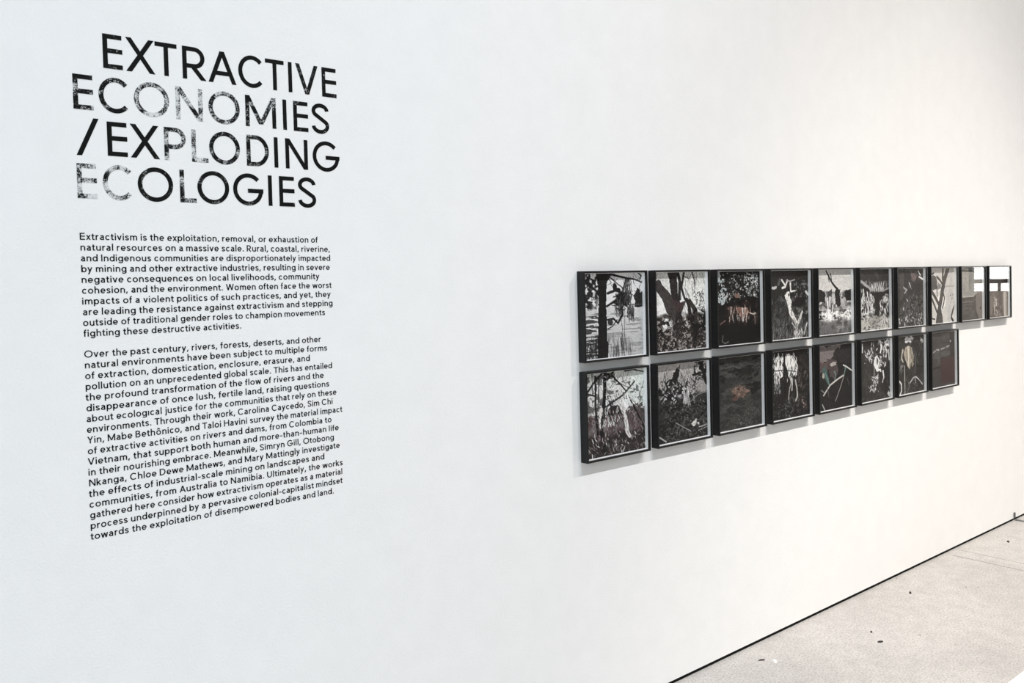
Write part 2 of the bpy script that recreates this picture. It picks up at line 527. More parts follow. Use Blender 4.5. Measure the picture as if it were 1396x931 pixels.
for (base, cap, letters, (ya, yb)), word in zip(TITLE, WORDS):
    le = empty('text_line', (0, 0, base - 1.80))
    le.parent = title
    for ch, a, b, wear in letters:
        py = ya + (yb - ya) * (a - 100) / 360
        x0, x1 = unproject(a, py).x, unproject(b, py).x
        Wm = (x1 - x0) / cap
        vs, fs = [], []
        sxf = cap
        if ch == 'I': sxf = cap * 1.0
        add_glyph(vs, fs, ch, .132, None if ch == 'I' else Wm, 0, 0, sxf, cap)
        o = mesh_obj('slash' if ch == '/' else 'letter', vs, fs, M_VINYL, le)
        o.location = (x0 - TX0, 0, 0)
        o['wear'] = wear * .55
        if wear > .4: o['label'] = 'black letter worn to mottled grey patches'

P1 = [("Extractivism is the exploitation, removal, or exhaustion of", 108.7, 433.0),
      ("natural resources on a massive scale. Rural, coastal, riverine,", 109.7, 449.4),
      ("and Indigenous communities are disproportionately impacted", 110.1, 450.0),
      ("by mining and other extractive industries, resulting in severe", 110.8, 449.3),
      ("negative consequences on local livelihoods, community", 111.2, 435.3),
      ("cohesion, and the environment. Women often face the worst", 111.8, 451.8),
      ("impacts of a violent politics of such practices, and yet, they", 112.0, 450.7),
      ("are leading the resistance against extractivism and stepping", 112.9, 453.2),
      ("outside of traditional gender roles to champion movements", 113.2, 442.9),
      ("fighting these destructive activities.", 113.9, 328.5)]
P2 = [("Over the past century, rivers, forests, deserts, and other", 114.8, 437.1),
      ("natural environments have been subject to multiple forms", 115.7, 445.8),
      ("of extraction, domestication, enclosure, erasure, and", 116.0, 422.2),
      ("pollution on an unprecedented global scale. This has entailed", 116.7, 452.5),
      ("the profound transformation of the flow of rivers and the", 116.7, 441.1),
      ("disappearance of once lush, fertile land, raising questions", 117.8, 448.6),
      ("about ecologıcal justice for the communities that rely on these", 118.0, 458.5),
      ("environments. Through their work, Carolina Caycedo, Sim Chi", 118.5, 453.2),
      ("Yin, Mabe Bethônico, and Taloi Havini survey the material impact", 119.0, 466.5),
      ("of extractive activities on rivers and dams, from Colombia to", 119.7, 451.8),
      ("Vietnam, that support both human and more-than-human life", 119.7, 461.6),
      ("in their nourishing embrace. Meanwhile, Simryn Gill, Otobong", 120.6, 455.0),
      ("Nkanga, Chloe Dewe Mathews, and Mary Mattingly investigate", 121.5, 463.0),
      ("the effects of industrial-scale mining on landscapes and", 121.3, 442.0),
      ("communities, from Australia to Namibia. Ultimately, the works", 122.0, 467.2),
      ("gathered here consider how extractivism operates as a material", 122.9, 466.5),
      ("process underpinned by a pervasive colonial-capitalist mindset", 123.6, 466.9),
      ("towards the exploitation of disempowered bodies and land.", 123.6, 454.9)]
CAP = 0.0163
BW = .138                        # stroke weight of the small text, in cap heights


def side_bearing(ch):
    if ch in 'vwyxAVWYTtfkj/': return .045
    if ch in 'oceOCGdgqbpaszSQ': return .065
    return .085


def layout(txt):
    x, out, prev = 0.0, [], None
    for ch in txt:
        if ch == ' ':
            x += .37; prev = None
            continue
        sb = side_bearing(ch)
        if prev is not None: x += sb
        out.append((ch, x))
        x += glyph(ch, BW)[2]
        x += sb
        prev = ch
    return out, x - sb


def paragraph(lines, z_first, z_last, label):
    par = empty('wall_text_paragraph', (TX0, 0, z_last))
    tag(par, label, 'wall text')
    n = len(lines)
    for i, (txt, a, b) in enumerate(lines):
        z = z_first + (z_last - z_first) * i / (n - 1)
        # py of the line ends only matters for the lean of the margin
        pya = 326.7 + (735.7 - 326.7) * (1.7304 - z) / (1.7304 - 1.0161)
        pyb = 331.1 + (672.4 - 331.1) * (1.7304 - z) / (1.7304 - 1.0161)
        x0, x1 = unproject(a, pya - 3).x, unproject(b, pyb - 3).x
        gl, tot = layout(txt)
        s = (x1 - x0) / tot
        vs, fs = [], []
        for ch, gx in gl: add_glyph(vs, fs, ch, BW, None, gx * s, 0, s, CAP)
        o = mesh_obj('text_line', vs, fs, M_VINYL, par)
        o.location = (x0 - TX0, 0, z - z_last)
        o['wear'] = -1.0


paragraph(P1, 1.7304, 1.5008, 'upper, shorter paragraph of small black text on the white wall directly under the title')
paragraph(P2, 1.4513, 1.0161, 'lower, longer paragraph of small black text on the white wall under the shorter one')

# ------------------------------------------------------------------ the pictures
CW, CH = 104, 132


class Paint:
    """a small painter for the prints; u to the right and v down over the part of the print the frame leaves open"""

    def __init__(s, seed, u0):
        s.r = np.random.RandomState(seed)
        uu = np.linspace(-u0 / (1 - u0), 1, CW)
        vv = np.linspace(0, 1, CH)
        s.U, s.V = np.meshgrid(uu, vv)
        s.c = np.zeros((CH, CW, 3))

    def col(s, c): return np.array((c, c, c) if np.isscalar(c) else c, float) / 255.0

    def noise(s, sx, sy=None, octv=3, g=.55):
        sy = sy or sx
        out = np.zeros((CH, CW)); amp, tot = 1.0, 0.0
        for o in range(octv):
            nx, ny = int(sx * 2 ** o) + 3, int(sy * 2 ** o) + 3
            G = s.r.rand(ny + 1, nx + 1)
            x = (s.U + .25) / 1.3 * (nx - 1); y = s.V * (ny - 1)
            xi, yi = np.clip(x.astype(int), 0, nx - 1), np.clip(y.astype(int), 0, ny - 1)
            fx, fy = np.clip(x - xi, 0, 1), np.clip(y - yi, 0, 1)
            fx, fy = fx * fx * (3 - 2 * fx), fy * fy * (3 - 2 * fy)
            out += amp * ((G[yi, xi] * (1 - fx) + G[yi, xi + 1] * fx) * (1 - fy) + (G[yi + 1, xi] * (1 - fx) + G[yi + 1, xi + 1] * fx) * fy)
            tot += amp; amp *= g
        return out / tot

    def blend(s, m, c):
        m = np.clip(m, 0, 1)[..., None]
        c = s.col(c) if not isinstance(c, np.ndarray) else c
        s.c = s.c * (1 - m) + c * m
        return s

    def fill(s, c): return s.blend(np.ones((CH, CW)), c)

    def grad(s, v0, c0, v1, c1):
        t = np.clip((s.V - v0) / (v1 - v0), 0, 1)[..., None]
        mk = ((s.V >= v0 - 1e-6) & (s.V <= v1 + 1e-6))[..., None]
        s.c = np.where(mk, s.col(c0) * (1 - t) + s.col(c1) * t, s.c)
        return s

    def tex(s, box, c, thr=.55, soft=.08, sx=20, sy=None, octv=3, edge=.05):
        """noise patches of one colour inside a soft box"""
        n = s.noise(sx, sy, octv)
        u0, v0, u1, v1 = box
        e = edge
        jit = (s.noise(8, 8, 3) - .5) * .12
        win = np.clip((s.U - u0 + jit) / e, 0, 1) * np.clip((u1 - s.U + jit) / e, 0, 1) * np.clip((s.V - v0 + jit) / e, 0, 1) * np.clip((v1 - s.V + jit) / e, 0, 1)
        return s.blend(np.clip((n - thr) / soft, 0, 1) * win, c)

    def blob(s, u, v, ru, rv, c, rough=.5, k=9, soft=.25):
        d = np.sqrt(((s.U - u) / ru) ** 2 + ((s.V - v) / rv) ** 2)
        d = d + (s.noise(k, k, 3) - .5) * 2 * rough
        return s.blend(np.clip((1 - d) / soft, 0, 1), c)

    def seg(s, pts, wd_, c, taper=1.0, alpha=1.0, wob=.0):
        U, V = s.U, s.V
        if wob:
            U = U + (s.noise(7, 7, 2) - .5) * wob; V = V + (s.noise(7, 7, 2) - .5) * wob
        n = len(pts) - 1
        M = np.zeros((CH, CW))
        for i in range(n):
            (a, b), (c_, d) = pts[i], pts[i + 1]
            L2 = (c_ - a) ** 2 + (d - b) ** 2 + 1e-9
            t = np.clip(((U - a) * (c_ - a) + (V - b) * (d - b)) / L2, 0, 1)
            dist = np.hypot(U - a - t * (c_ - a), V - b - t * (d - b))
            ww = wd_ * (1 + (taper - 1) * (i + t) / n) / 2
            M = np.maximum(M, np.clip((ww - dist) / .010 + .5, 0, 1))
        return s.blend(M * alpha, c)

    def poly(s, pts, c, rough=.012):
        U = s.U + (s.noise(9, 9, 3) - .5) * rough * 4
        V = s.V + (s.noise(9, 9, 3) - .5) * rough * 4
        ins = np.zeros((CH, CW), bool)
        n = len(pts)
        for i in range(n):
            (x1, y1), (x2, y2) = pts[i], pts[(i + 1) % n]
            cond = ((y1 > V) != (y2 > V))
            xx = (x2 - x1) * (V - y1) / ((y2 - y1) if abs(y2 - y1) > 1e-9 else 1e-9) + x1
            ins ^= cond & (U < xx)
        return s.blend(ins.astype(float), c)

    def leaves(s, n, box, ln, wd_, cols, ang=(0, 180), alpha=.9):
        u0, v0, u1, v1 = box
        for _ in range(n):
            u, v = s.r.uniform(u0, u1), s.r.uniform(v0, v1)
            a = math.radians(s.r.uniform(*ang)); l = ln * s.r.uniform(.5, 1.3)
            du, dv = math.cos(a) * l / 2, -math.sin(a) * l / 2
            r = max(abs(du), abs(dv)) + wd_ + .02
            i0, i1 = np.searchsorted(s.V[:, 0], [v - r, v + r]); j0, j1 = np.searchsorted(s.U[0], [u - r, u + r])
            if i1 <= i0 or j1 <= j0: continue
            U, V = s.U[i0:i1, j0:j1], s.V[i0:i1, j0:j1]
            t = np.clip(((U - u + du) * 2 * du + (V - v + dv) * 2 * dv) / (4 * (du * du + dv * dv) + 1e-9), 0, 1)
            dist = np.hypot(U - (u - du) - t * 2 * du, V - (v - dv) - t * 2 * dv)
            m = (np.clip((wd_ / 2 * (1 - abs(2 * t - 1) * .6) - dist) / .010 + .5, 0, 1) * alpha)[..., None]
            c = s.col(cols[s.r.randint(len(cols))])
            s.c[i0:i1, j0:j1] = s.c[i0:i1, j0:j1] * (1 - m) + c * m
        return s

    def finish(s):
        # muted colour, a little fine texture and the crispness of a gallery print
        c = s.c
        l = c.mean(-1, keepdims=True)
        c = l + .5 * (c - l)
        n = (s.noise(52, 60, 2, .7) - .5)[..., None]
        c = c + n * (.20 * np.sqrt(np.clip(l * (1.05 - l), 0, 1)) + .02)
        b = np.pad(c, ((1, 1), (1, 1), (0, 0)), 'edge')
        b = (b[:-2, 1:-1] + b[2:, 1:-1] + b[1:-1, :-2] + b[1:-1, 2:] + b[1:-1, 1:-1]) / 5
        c = c + 1.2 * (c - b)
        s.c = np.clip((c - .05) / .94, .015, .98)

    def grain(s, amp=.05, k=45):
        n = (s.noise(k, k, 2) - .5)[..., None]
        s.c = np.clip(s.c * (1 + n * amp * 4), 0, 1)
        return s


def u1(p):   # lake seen behind a thick black trunk
    p.fill(228).grad(.40, 212, 1, 186)
    p.tex((-.1, -.05, .24, .42), 50, .38, .1, 18).tex((-.1, -.05, .22, .42), 190, .58, .06, 24, 18)
    p.poly([(.84, .42), (.84, .28), (.90, .19), (.96, .24), (1.0, .22), (1.0, .42)], 45, .02)
    p.seg([(.45, .385), (1, .385)], .012, 90).tex((-.1, .34, .24, .46), 40, .45, .1, 12)
    p.tex((-.1, .46, .26, 1.05), 80, .50, .06, 6, 44).tex((.3, .45, 1, 1), 160, .55, .05, 5, 50)
    p.leaves(70, (.35, .78, .80, 1.0), .16, .010, [70, 90, 120], (80, 100)).leaves(40, (0, .80, .2, 1.0), .14, .012, [60, 40], (75, 105))
    K = 34
    p.poly([(.19, -.02), (.40, -.02), (.36, .16), (.35, .40), (.355, .62), (.37, 1.0), (.185, 1.0), (.205, .55), (.225, .3)], K, .004)
    p.seg([(.34, .10), (.44, .0)], .05, K).seg([(.40, .0), (.60, .05), (.85, .085), (.98, .12)], .03, K, .6, wob=.02)
    p.seg([(.40, .04), (.55, .13), (.66, .19)], .014, K).seg([(.90, -.01), (.98, .04), (.95, .09)], .018, K).seg([(.70, .08), (.62, .26)], .03, K, .5)
    p.seg([(.02, .10), (.16, .19), (.24, .24)], .026, K).seg([(.16, .19), (.26, .10)], .012, K).seg([(.22, .24), (.29, .27)], .04, K)
    p.seg([(.38, .23), (.50, .20), (.62, .23)], .03, K, 1, 1, .03).seg([(.36, .385), (.52, .33), (.60, .36)], .03, K, 1, 1, .02)
    p.blob(.66, .32, .17, .10, K, .45).blob(.50, .17, .04, .05, K, .3).blob(.56, .20, .05, .03, K)
    p.seg([(.62, .36), (.63, .50), (.56, .58)], .05, K, .6).seg([(.37, .55), (.47, .54), (.55, .60), (.60, .53)], .025, K)
    p.seg([(.37, .66), (.45, .63), (.53, .56)], .016, K).blob(.42, .58, .06, .05, 60, .6)
    p.leaves(90, (.68, .07, .80, .34), .06, .014, [40, 70, 120], (60, 120)).leaves(50, (.72, .40, .84, .55), .10, .014, [34, 60, 110], (60, 100))
    p.leaves(24, (.50, .38, .62, .50), .09, .012, [60, 90], (60, 120))
    p.leaves(26, (.38, .0, 1, .34), .13, .007, [40, 60], (10, 170)).leaves(60, (.50, .20, .76, .44), .06, .012, [34, 40, 90])
    p.seg([(.60, .55), (.63, .70), (.61, .85), (.66, 1.0)], .010, 70).seg([(.67, .42), (.66, .75), (.68, .95)], .008, 90)


def u2(p):   # split trunks over scrub
    p.grad(0, (214, 214, 206), .5, (242, 243, 236)).grad(.5, 236, 1, 200)
    p.tex((-.1, .52, 1.1, 1.1), (52, 46, 44), .0, .1, 10).tex((-.1, .54, 1.1, 1.05), (150, 138, 132), .56, .05, 34, 40).tex((-.1, .54, 1.1, 1.05), (18, 15, 15), .55, .05, 26, 30)
    p.tex((.06, .58, .34, .74), 228, .50, .06, 20).tex((.48, .52, .66, .76), (196, 188, 178), .50, .06, 24)
    B = (50, 43, 42)
    p.poly([(.22, -.02), (.40, -.02), (.43, .30), (.50, .50), (.48, .72), (.55, .86), (.30, .80), (.32, .62), (.30, .35)], B, .008)
    p.poly([(-.03, .10), (.04, .09), (.18, .21), (.30, .30), (.40, .52), (.36, .60), (.20, .52), (.10, .34), (-.02, .22)], (74, 66, 63), .012)
    p.seg([(.42, -.01), (.47, .12), (.45, .34)], .06, B).seg([(.56, -.01), (.50, .20), (.56, .34), (.64, .40)], .045, B, .8)
    p.seg([(.72, 0), (.78, .14), (.77, .24)], .03, (90, 85, 80), .4).seg([(.56, .06), (.66, .09), (.70, .03)], .012, 70)
    p.poly([(.30, .32), (.48, .40), (.60, .36), (.50, .52), (.40, .50)], (78, 52, 54), .012)
    p.seg([(.60, .36), (.66, .50), (.72, .72), (.74, .95)], .06, (44, 38, 36), 1.4, wob=.03).seg([(.66, .38), (.78, .50), (.80, .90)], .07, (60, 54, 52), 1.2)
    p.seg([(.46, .52), (.55, .70), (.72, .78)], .03, (36, 32, 32))
    p.leaves(22, (.50, .0, 1, .5), .16, .007, [70, 60], (40, 140)).leaves(24, (.25, .1, .5, .9), .14, .008, [(80, 70, 66), (34, 28, 28)], (70, 120)).leaves(70, (.74, .26, .98, .50), .028, .016, [70, 90, 60]).leaves(220, (0, .56, 1, 1), .04, .009, [(150, 135, 130), (30, 26, 26), (110, 98, 94)], (20, 160)).tex((.7, .48, 1.05, .9), (28, 26, 26), .46, .1, 18)
    p.grain(.06)


def u3(p):   # near-black bush, cyan sky at the left, rags
    p.fill((20, 19, 20)).poly([(-.2, -.02), (.12, -.02), (.16, .15), (.24, .28), (.20, .40), (.10, .44), (-.2, .38)], (165, 182, 184), .02)
    p.tex((-.1, .0, .30, .42), (20, 20, 21), .50, .05, 22).leaves(60, (.02, .0, .34, .42), .03, .018, [20, 24, 30])
    p.leaves(100, (.60, .03, .95, .36), .035, .020, [(205, 214, 212), (140, 150, 150), (90, 96, 96)]).leaves(55, (.25, .05, .62, .36), .03, .016, [(90, 90, 90), (180, 180, 176)])
    p.leaves(120, (.1, .02, .95, .42), .018, .013, [(170, 176, 174), (84, 88, 88), (26, 26, 26)]).leaves(20, (.02, .30, .3, .40), .04, .016, [160, 200]).blob(.44, .33, .06, .035, (140, 96, 78), .6)
    p.tex((.05, .4, 1, .75), (62, 40, 40), .60, .06, 16).blob(.26, .50, .09, .03, (110, 74, 66), .8)
    p.poly([(.40, .50), (.66, .50), (.72, .58), (.60, .60), (.50, .58)], (150, 92, 76), .02)
    for u, v0, v1, c in ((.50, .52, .62, (190, 120, 96)), (.56, .51, .68, (226, 210, 196)), (.60, .52, .64, (180, 150, 136)), (.64, .51, .60, (214, 180, 160)), (.30, .52, .66, (120, 100, 92)), (.84, .58, .74, (120, 108, 100))):
        p.seg([(u, v0), (u + .02, (v0 + v1) / 2), (u + .015, v1)], .026, c, .6, wob=.02)
    p.leaves(60, (.22, .50, .76, .66), .08, .010, [(206, 160, 138), (120, 84, 74), (30, 26, 26), (226, 212, 200)], (70, 112))
    p.seg([(.74, .58), (.82, .60), (.88, .59)], .016, (190, 170, 160)).seg([(.04, .71), (.16, .66)], .018, (120, 84, 80)).seg([(.10, .86), (.08, .94), (.14, .97), (.22, .95)], .012, 110).grain(.04)


def u4(p):   # pale cloth trail in a dark thicket
    p.fill((43, 43, 41)).tex((-.1, .35, 1.1, 1.1), (84, 84, 80), .54, .08, 14, 12).tex((.6, .1, 1.1, 1), (110, 110, 104), .62, .06, 22).tex((.4, .25, .95, .55), (34, 33, 32), .3, .1, 6)
    W_ = (226, 224, 217)
    p.seg([(.27, .14), (.35, .21)], .030, W_).seg([(.42, .15), (.36, .24), (.28, .255)], .034, W_).seg([(.50, .19), (.51, .31), (.64, .30)], .040, W_, .4).seg([(.40, .15), (.50, .16), (.62, .14)], .018, 160)
    p.poly([(.34, .34), (.46, .29), (.48, .40), (.54, .46), (.52, .54), (.42, .50), (.38, .42)], W_, .02).blob(.45, .36, .02, .03, 60, .4)
    p.seg([(.45, .50), (.50, .60), (.60, .71), (.68, .79)], .075, W_, .9, wob=.04).seg([(.68, .80), (.78, .70), (.82, .62)], .07, (205, 203, 196), .5, wob=.03).seg([(.52, .58), (.53, .66)], .02, 60)
    p.seg([(.53, .77), (.62, .84)], .018, 200).seg([(.66, .80), (.66, .98)], .07, (150, 150, 144), 1.3, wob=.06).seg([(.02, .26), (.10, .25)], .04, 190, 1, 1, .05).seg([(.18, .20), (.22, .14)], .05, 95)
    p.leaves(60, (.6, .18, 1, .40), .03, .016, [120, 150, 90]).leaves(120, (0, .72, 1, 1), .12, .010, [110, 140, 80], (65, 115)).leaves(60, (0, .45, .4, .8), .12, .010, [85, 70], (20, 70))
    p.seg([(.98, .36), (.93, .32)], .04, 215).seg([(.86, .95), (.95, .78)], .018, 200).leaves(30, (.55, .88, .85, 1), .05, .022, [215, 170], (30, 150)).grain(.05)


def u5(p):   # bare bent branch against the sky, foam line on the shore
    p.grad(0, (204, 201, 196), .34, (216, 213, 208)).grad(.34, 200, .62, 160)
    p.tex((-.1, .33, 1.1, .62), 92, .42, .1, 12, 8).tex((-.1, .34, 1.1, .60), 205, .60, .05, 16, 8)
    K = 36
    p.poly([(-.1, .26), (.10, .30), (.20, .36), (.18, .52), (.08, .50), (-.1, .52)], K, .02).poly([(.50, .32), (.64, .30), (.66, .56), (.56, .58), (.50, .48)], K, .015).poly([(.80, .33), (1.05, .31), (1.05, .46), (.86, .50), (.78, .42)], K, .02)
    p.poly([(.26, .32), (.42, .30), (.40, .42), (.30, .40)], 70, .02).seg([(.22, .02), (.32, .12), (.40, .20), (.50, .27), (.58, .31)], .035, K, 1.3)
    p.seg([(.30, .10), (.31, .19)], .045, K, .4).seg([(.36, .07), (.39, .16)], .035, K, .5)
    p.grad(.76, 118, 1, 104).tex((-.1, .73, 1.1, 1.1), 84, .5, .1, 14).tex((.5, .76, 1.1, 1), 142, .55, .1, 18)
    p.tex((-.1, .60, 1.1, .80), 244, .30, .12, 20, 22, edge=.06).tex((-.1, .62, 1.1, .78), 120, .60, .05, 26, 26).blob(.30, .70, .10, .10, 250, .4).seg([(.26, .50), (.28, .68)], .03, 235).seg([(.42, .55), (.40, .68)], .03, 240)
    p.leaves(60, (0, .62, 1, .78), .035, .012, [250, 150, 90]).grain(.04)


def u6(p):   # drooping roots over pale stony ground
    p.fill((55, 55, 53)).tex((-.1, -.1, 1.1, .3), 74, .55, .1, 10).tex((-.1, .18, 1.1, .38), 120, .55, .06, 24, 12)
    p.tex((-.1, .38, 1.1, .80), 24, .3, .2, 8).leaves(50, (.34, .24, .82, .35), .07, .022, [205, 170], (70, 110))
    p.seg([(.0, .20), (.20, .27), (.40, .34)], .055, 170, .8, wob=.05).seg([(.02, .29), (.25, .34), (.42, .42), (.80, .42), (1, .36)], .06, 36, wob=.03).seg([(.76, .37), (.98, .32)], .025, 150)
    p.poly([(.42, .38), (.76, .40), (.66, .60), (.62, .78), (.50, .78), (.50, .58)], 38, .02)
    W_ = 224
    for u, a, b in ((.08, .34, .52), (.22, .38, .66), (.36, .42, .68), (.03, .48, .64)):
        p.seg([(u, a), (u + .03, (2 * a + b) / 3), (u - .01, (a + 2 * b) / 3), (u + .02, b)], .034, W_, .7, wob=.07)
    p.leaves(110, (.0, .46, .46, .74), .085, .018, [228, 206, 34, 60], (60, 125)).leaves(40, (.02, .34, .40, .56), .09, .014, [220, 34], (70, 110)).tex((-.1, .56, .46, .76), 214, .54, .06, 24, 20)
    p.leaves(70, (.66, .50, .96, .74), .06, .028, [215, 180, 60], (60, 130)).leaves(30, (.78, .42, .98, .56), .05, .03, [205, 160])
    p.tex((-.1, .76, 1.1, 1.1), (186, 185, 176), .18, .1, 8).tex((-.1, .74, 1.1, 1.1), 96, .57, .06, 26, 28).blob(.46, .87, .20, .10, (158, 156, 146), .5, 16).tex((.2, .78, .7, 1), 110, .55, .05, 30).leaves(40, (.74, .76, .98, .98), .06, .022, [225, 60], (50, 120)).tex((-.1, .64, .4, .82), 205, .5, .1, 12)


def u7(p):   # grey undergrowth with a pinkish spray at the top
    p.fill((56, 55, 54)).tex((-.1, -.1, 1.1, 1.1), 74, .55, .08, 10, 8).seg([(.13, .06), (.12, .50)], .12, (84, 76, 72), 1, .8, .04).seg([(.20, .10), (.18, .46)], .04, (98, 88, 84), 1, .8, .04)
    p.tex((.45, .08, .85, .26), (128, 104, 104), .50, .07, 16).blob(.66, .18, .10, .035, (138, 106, 106), .7)
    p.seg([(.80, .05), (.88, .12)], .030, 230).seg([(.84, .15), (.98, .20)], .032, 230, wob=.03).seg([(.43, .25), (.52, .36)], .026, 205, .5).seg([(.22, .33), (.34, .36), (.24, .42)], .03, 165, wob=.03).seg([(.33, .53), (.37, .57)], .02, 205).seg([(.19, .68), (.21, .72)], .03, 205, .5)
    p.tex((.5, .2, 1, .45), 52, .2, .2, 5).seg([(.44, .50), (.40, .75), (.30, .98)], .05, 88, wob=.03)
    p.leaves(260, (.05, .58, 1, 1), .032, .014, [126, 96, 38, 150, 60], (20, 160)).leaves(90, (.4, .46, 1, .80), .05, .020, [118, 104, 40, (118, 104, 102)], (50, 140)).leaves(45, (0, .80, .95, .98), .05, .024, [205, 180], (40, 140)).tex((.3, .5, 1, 1), 34, .58, .05, 18)


def u8(p):   # forked grey trunk, pale sky
    p.fill((205, 202, 195)).tex((.5, 0, 1.1, 1.1), 190, .5, .2, 6, 3).blob(.40, .62, .22, .14, 240, .3).grad(.0, (190, 188, 180), .06, (196, 194, 187))
    p.poly([(-.1, .12), (.16, .14), (.24, .22), (.25, .38), (-.1, .40)], (84, 82, 78), .02).poly([(.26, .24), (.40, .28), (.42, .36), (.24, .38)], 132, .02).poly([(.0, .40), (.4, .40), (.3, .46), (.0, .44)], (226, 218, 214), .02)
    p.seg([(.60, .335), (1, .335)], .028, 168)
    K = (58, 56, 55)
    p.poly([(.22, .76), (.30, .70), (.40, .74), (.46, .88), (.48, 1.01), (.20, 1.01)], (66, 64, 63), .005)
    p.seg([(.74, -.02), (.60, .16), (.50, .32), (.42, .52), (.30, .78)], .13, K, 1.1).seg([(.50, -.02), (.48, .20), (.54, .34)], .075, K, 1.1).seg([(.22, .16), (.36, .22), (.46, .29)], .05, K).seg([(.02, .11), (.10, .09)], .05, K, .6)
    p.seg([(.0, .42), (.14, .52), (.30, .66)], .07, K, 1.1).seg([(.22, .36), (.23, .50)], .05, K, .6).seg([(.0, .55), (.10, .66), (.24, .82), (.18, 1.0)], .055, K, 1).seg([(.50, .45), (.55, .55), (.52, .64), (.46, .72)], .045, K)
    p.seg([(.0, .90), (.12, .92)], .03, K).seg([(.98, .70), (.92, .82), (.86, .90), (.94, .98)], .05, (46, 42, 40), 1.6, wob=.06).leaves(16, (.80, .45, .98, .7), .025, .03, [70, 120, 160])


def u9(p):   # grey field over a dark lower half; reflected bar and panel painted in
    p.grad(0, (112, 122, 110), .08, (104, 112, 100)).grad(.08, (150, 149, 138), .56, (154, 152, 142)).tex((-.1, .08, 1.1, .56), 136, .5, .2, 8, 6).seg([(-.1, .06), (.62, .075)], .03, (52, 60, 52))
    p.grad(.57, 78, 1, 54).tex((-.1, .56, 1.1, 1.05), 44, .52, .08, 8, 24).seg([(.0, .60), (.55, .58)], .04, 40).seg([(.0, .66), (.55, .645)], .03, 88).seg([(.0, .68), (.52, .67)], .03, 40).seg([(.05, .74), (.3, .72), (.55, .755)], .025, 36, wob=.02)
    p.poly([(.66, .50), (1.05, .48), (1.05, 1.02), (.80, 1.02), (.66, .78)], (112, 106, 100), .015).seg([(.66, .52), (.66, .82), (.82, .99)], .03, 42).blob(.62, .57, .05, .04, 40, .4).blob(.90, .78, .04, .03, 36, .4).leaves(50, (.0, .62, .62, .98), .08, .012, [40, 90, 70], (0, 40)).grain(.05)


def u10(p):  # dim print, pale broken shrub; brown lower half and column are painted reflections
    p.grad(0, (44, 36, 34), .4, (58, 48, 44)).grad(.4, (92, 80, 72), 1, (112, 100, 92)).tex((-.1, .42, 1.1, 1.1), (70, 58, 52), .52, .08, 10, 8).poly([(.46, .44), (.64, .44), (.66, .75), (.50, .78)], (62, 52, 48), .02)
    p.poly([(.74, .52), (.92, .50), (.92, .98), (.78, .98)], (196, 184, 170), .01).seg([(.88, .5), (.88, .95)], .025, (140, 126, 114))
    p.seg([(.26, .60), (.32, .76), (.40, .92)], .028, (190, 178, 168)).seg([(.24, .74), (.26, .92)], .03, (186, 176, 166)).seg([(.34, .64), (.36, .76)], .04, (196, 184, 174)).seg([(.30, .82), (.42, .76), (.66, .90)], .03, (50, 40, 36)).blob(.40, .82, .09, .05, (56, 46, 42), .8, 16).leaves(40, (.18, .6, .6, .98), .07, .012, [(60, 50, 46), (180, 170, 160)])


def l1(p):   # thin trees, reddish undergrowth, white rag
    p.grad(0, (206, 210, 204), .5, (214, 212, 206)).grad(.5, (150, 140, 138), 1, (56, 46, 46))
    p.tex((-.1, 0, .5, .5), (110, 108, 106), .52, .08, 14).tex((.4, .02, .8, .35), (96, 104, 96), .55, .06, 22).tex((.75, .12, 1, .4), (120, 140, 128), .5, .08, 20).poly([(.78, .0), (1.05, 0), (1.05, .5), (.66, .42), (.74, .2)], (214, 226, 218), .02)
    p.tex((.72, .18, 1, .40), (110, 128, 116), .54, .05, 26).tex((-.1, .46, 1.1, .84), (104, 74, 78), .40, .1, 16).tex((-.1, .72, 1.1, 1.1), (50, 42, 42), .30, .2, 12).tex((.55, .38, 1.1, .72), (96, 84, 82), .48, .08, 24)
    K = (32, 29, 31)
    p.seg([(.30, 0), (.29, .20), (.27, .45), (.22, .70), (.28, 1)], .055, K, 1.2, wob=.02).seg([(.0, .22), (.14, .09), (.28, .0)], .03, K).seg([(.30, .02), (.42, .06), (.55, .16), (.66, .26)], .03, K, .6).seg([(.46, .0), (.34, .10)], .03, K)
    p.seg([(.14, .05), (.13, .40), (.16, .72)], .028, K, 1.4).seg([(.08, .0), (.09, .25)], .014, 70).seg([(.20, .08), (.17, .45)], .02, 60).seg([(.0, .24), (.12, .27)], .02, K).seg([(.82, .16), (.62, .30), (.30, .42)], .022, K).seg([(.34, .30), (.46, .58)], .02, K).seg([(.70, .32), (.84, .52), (.98, .74)], .022, K, 1.4)
    p.seg([(.66, .02), (.80, .01), (.98, .06)], .03, K, .6, wob=.03).poly([(.58, .38), (.70, .28), (.74, .40), (.66, .50)], (232, 236, 230), .02)
    p.poly([(.28, .44), (.50, .40), (.60, .50), (.56, .56), (.46, .52), (.34, .56), (.24, .50)], (56, 40, 42), .02).leaves(70, (.24, .44, .56, .64), .07, .014, [226, 205, (190, 170, 168), 50, 40], (55, 125)).leaves(36, (-.02, .0, 1, .62), .24, .007, [40, 60, 46], (20, 160))
    p.seg([(.60, .44), (.64, .60), (.68, .76), (.72, .80)], .07, (214, 208, 204), .8, wob=.04).seg([(.22, .44), (.20, .66)], .05, (216, 210, 206), .5, wob=.04)
    p.leaves(260, (.0, .50, 1, 1), .045, .011, [(128, 104, 106), (36, 30, 30), (150, 134, 132), (80, 62, 62)], (30, 150)).leaves(60, (.3, .05, .8, .36), .03, .014, [90, 120, 235]).leaves(30, (0, .72, 1, .98), .05, .014, [(214, 208, 204), (170, 160, 158)], (60, 150)).leaves(50, (.5, .3, 1, .55), .06, .012, [60, 220], (50, 130)).grain(.05)


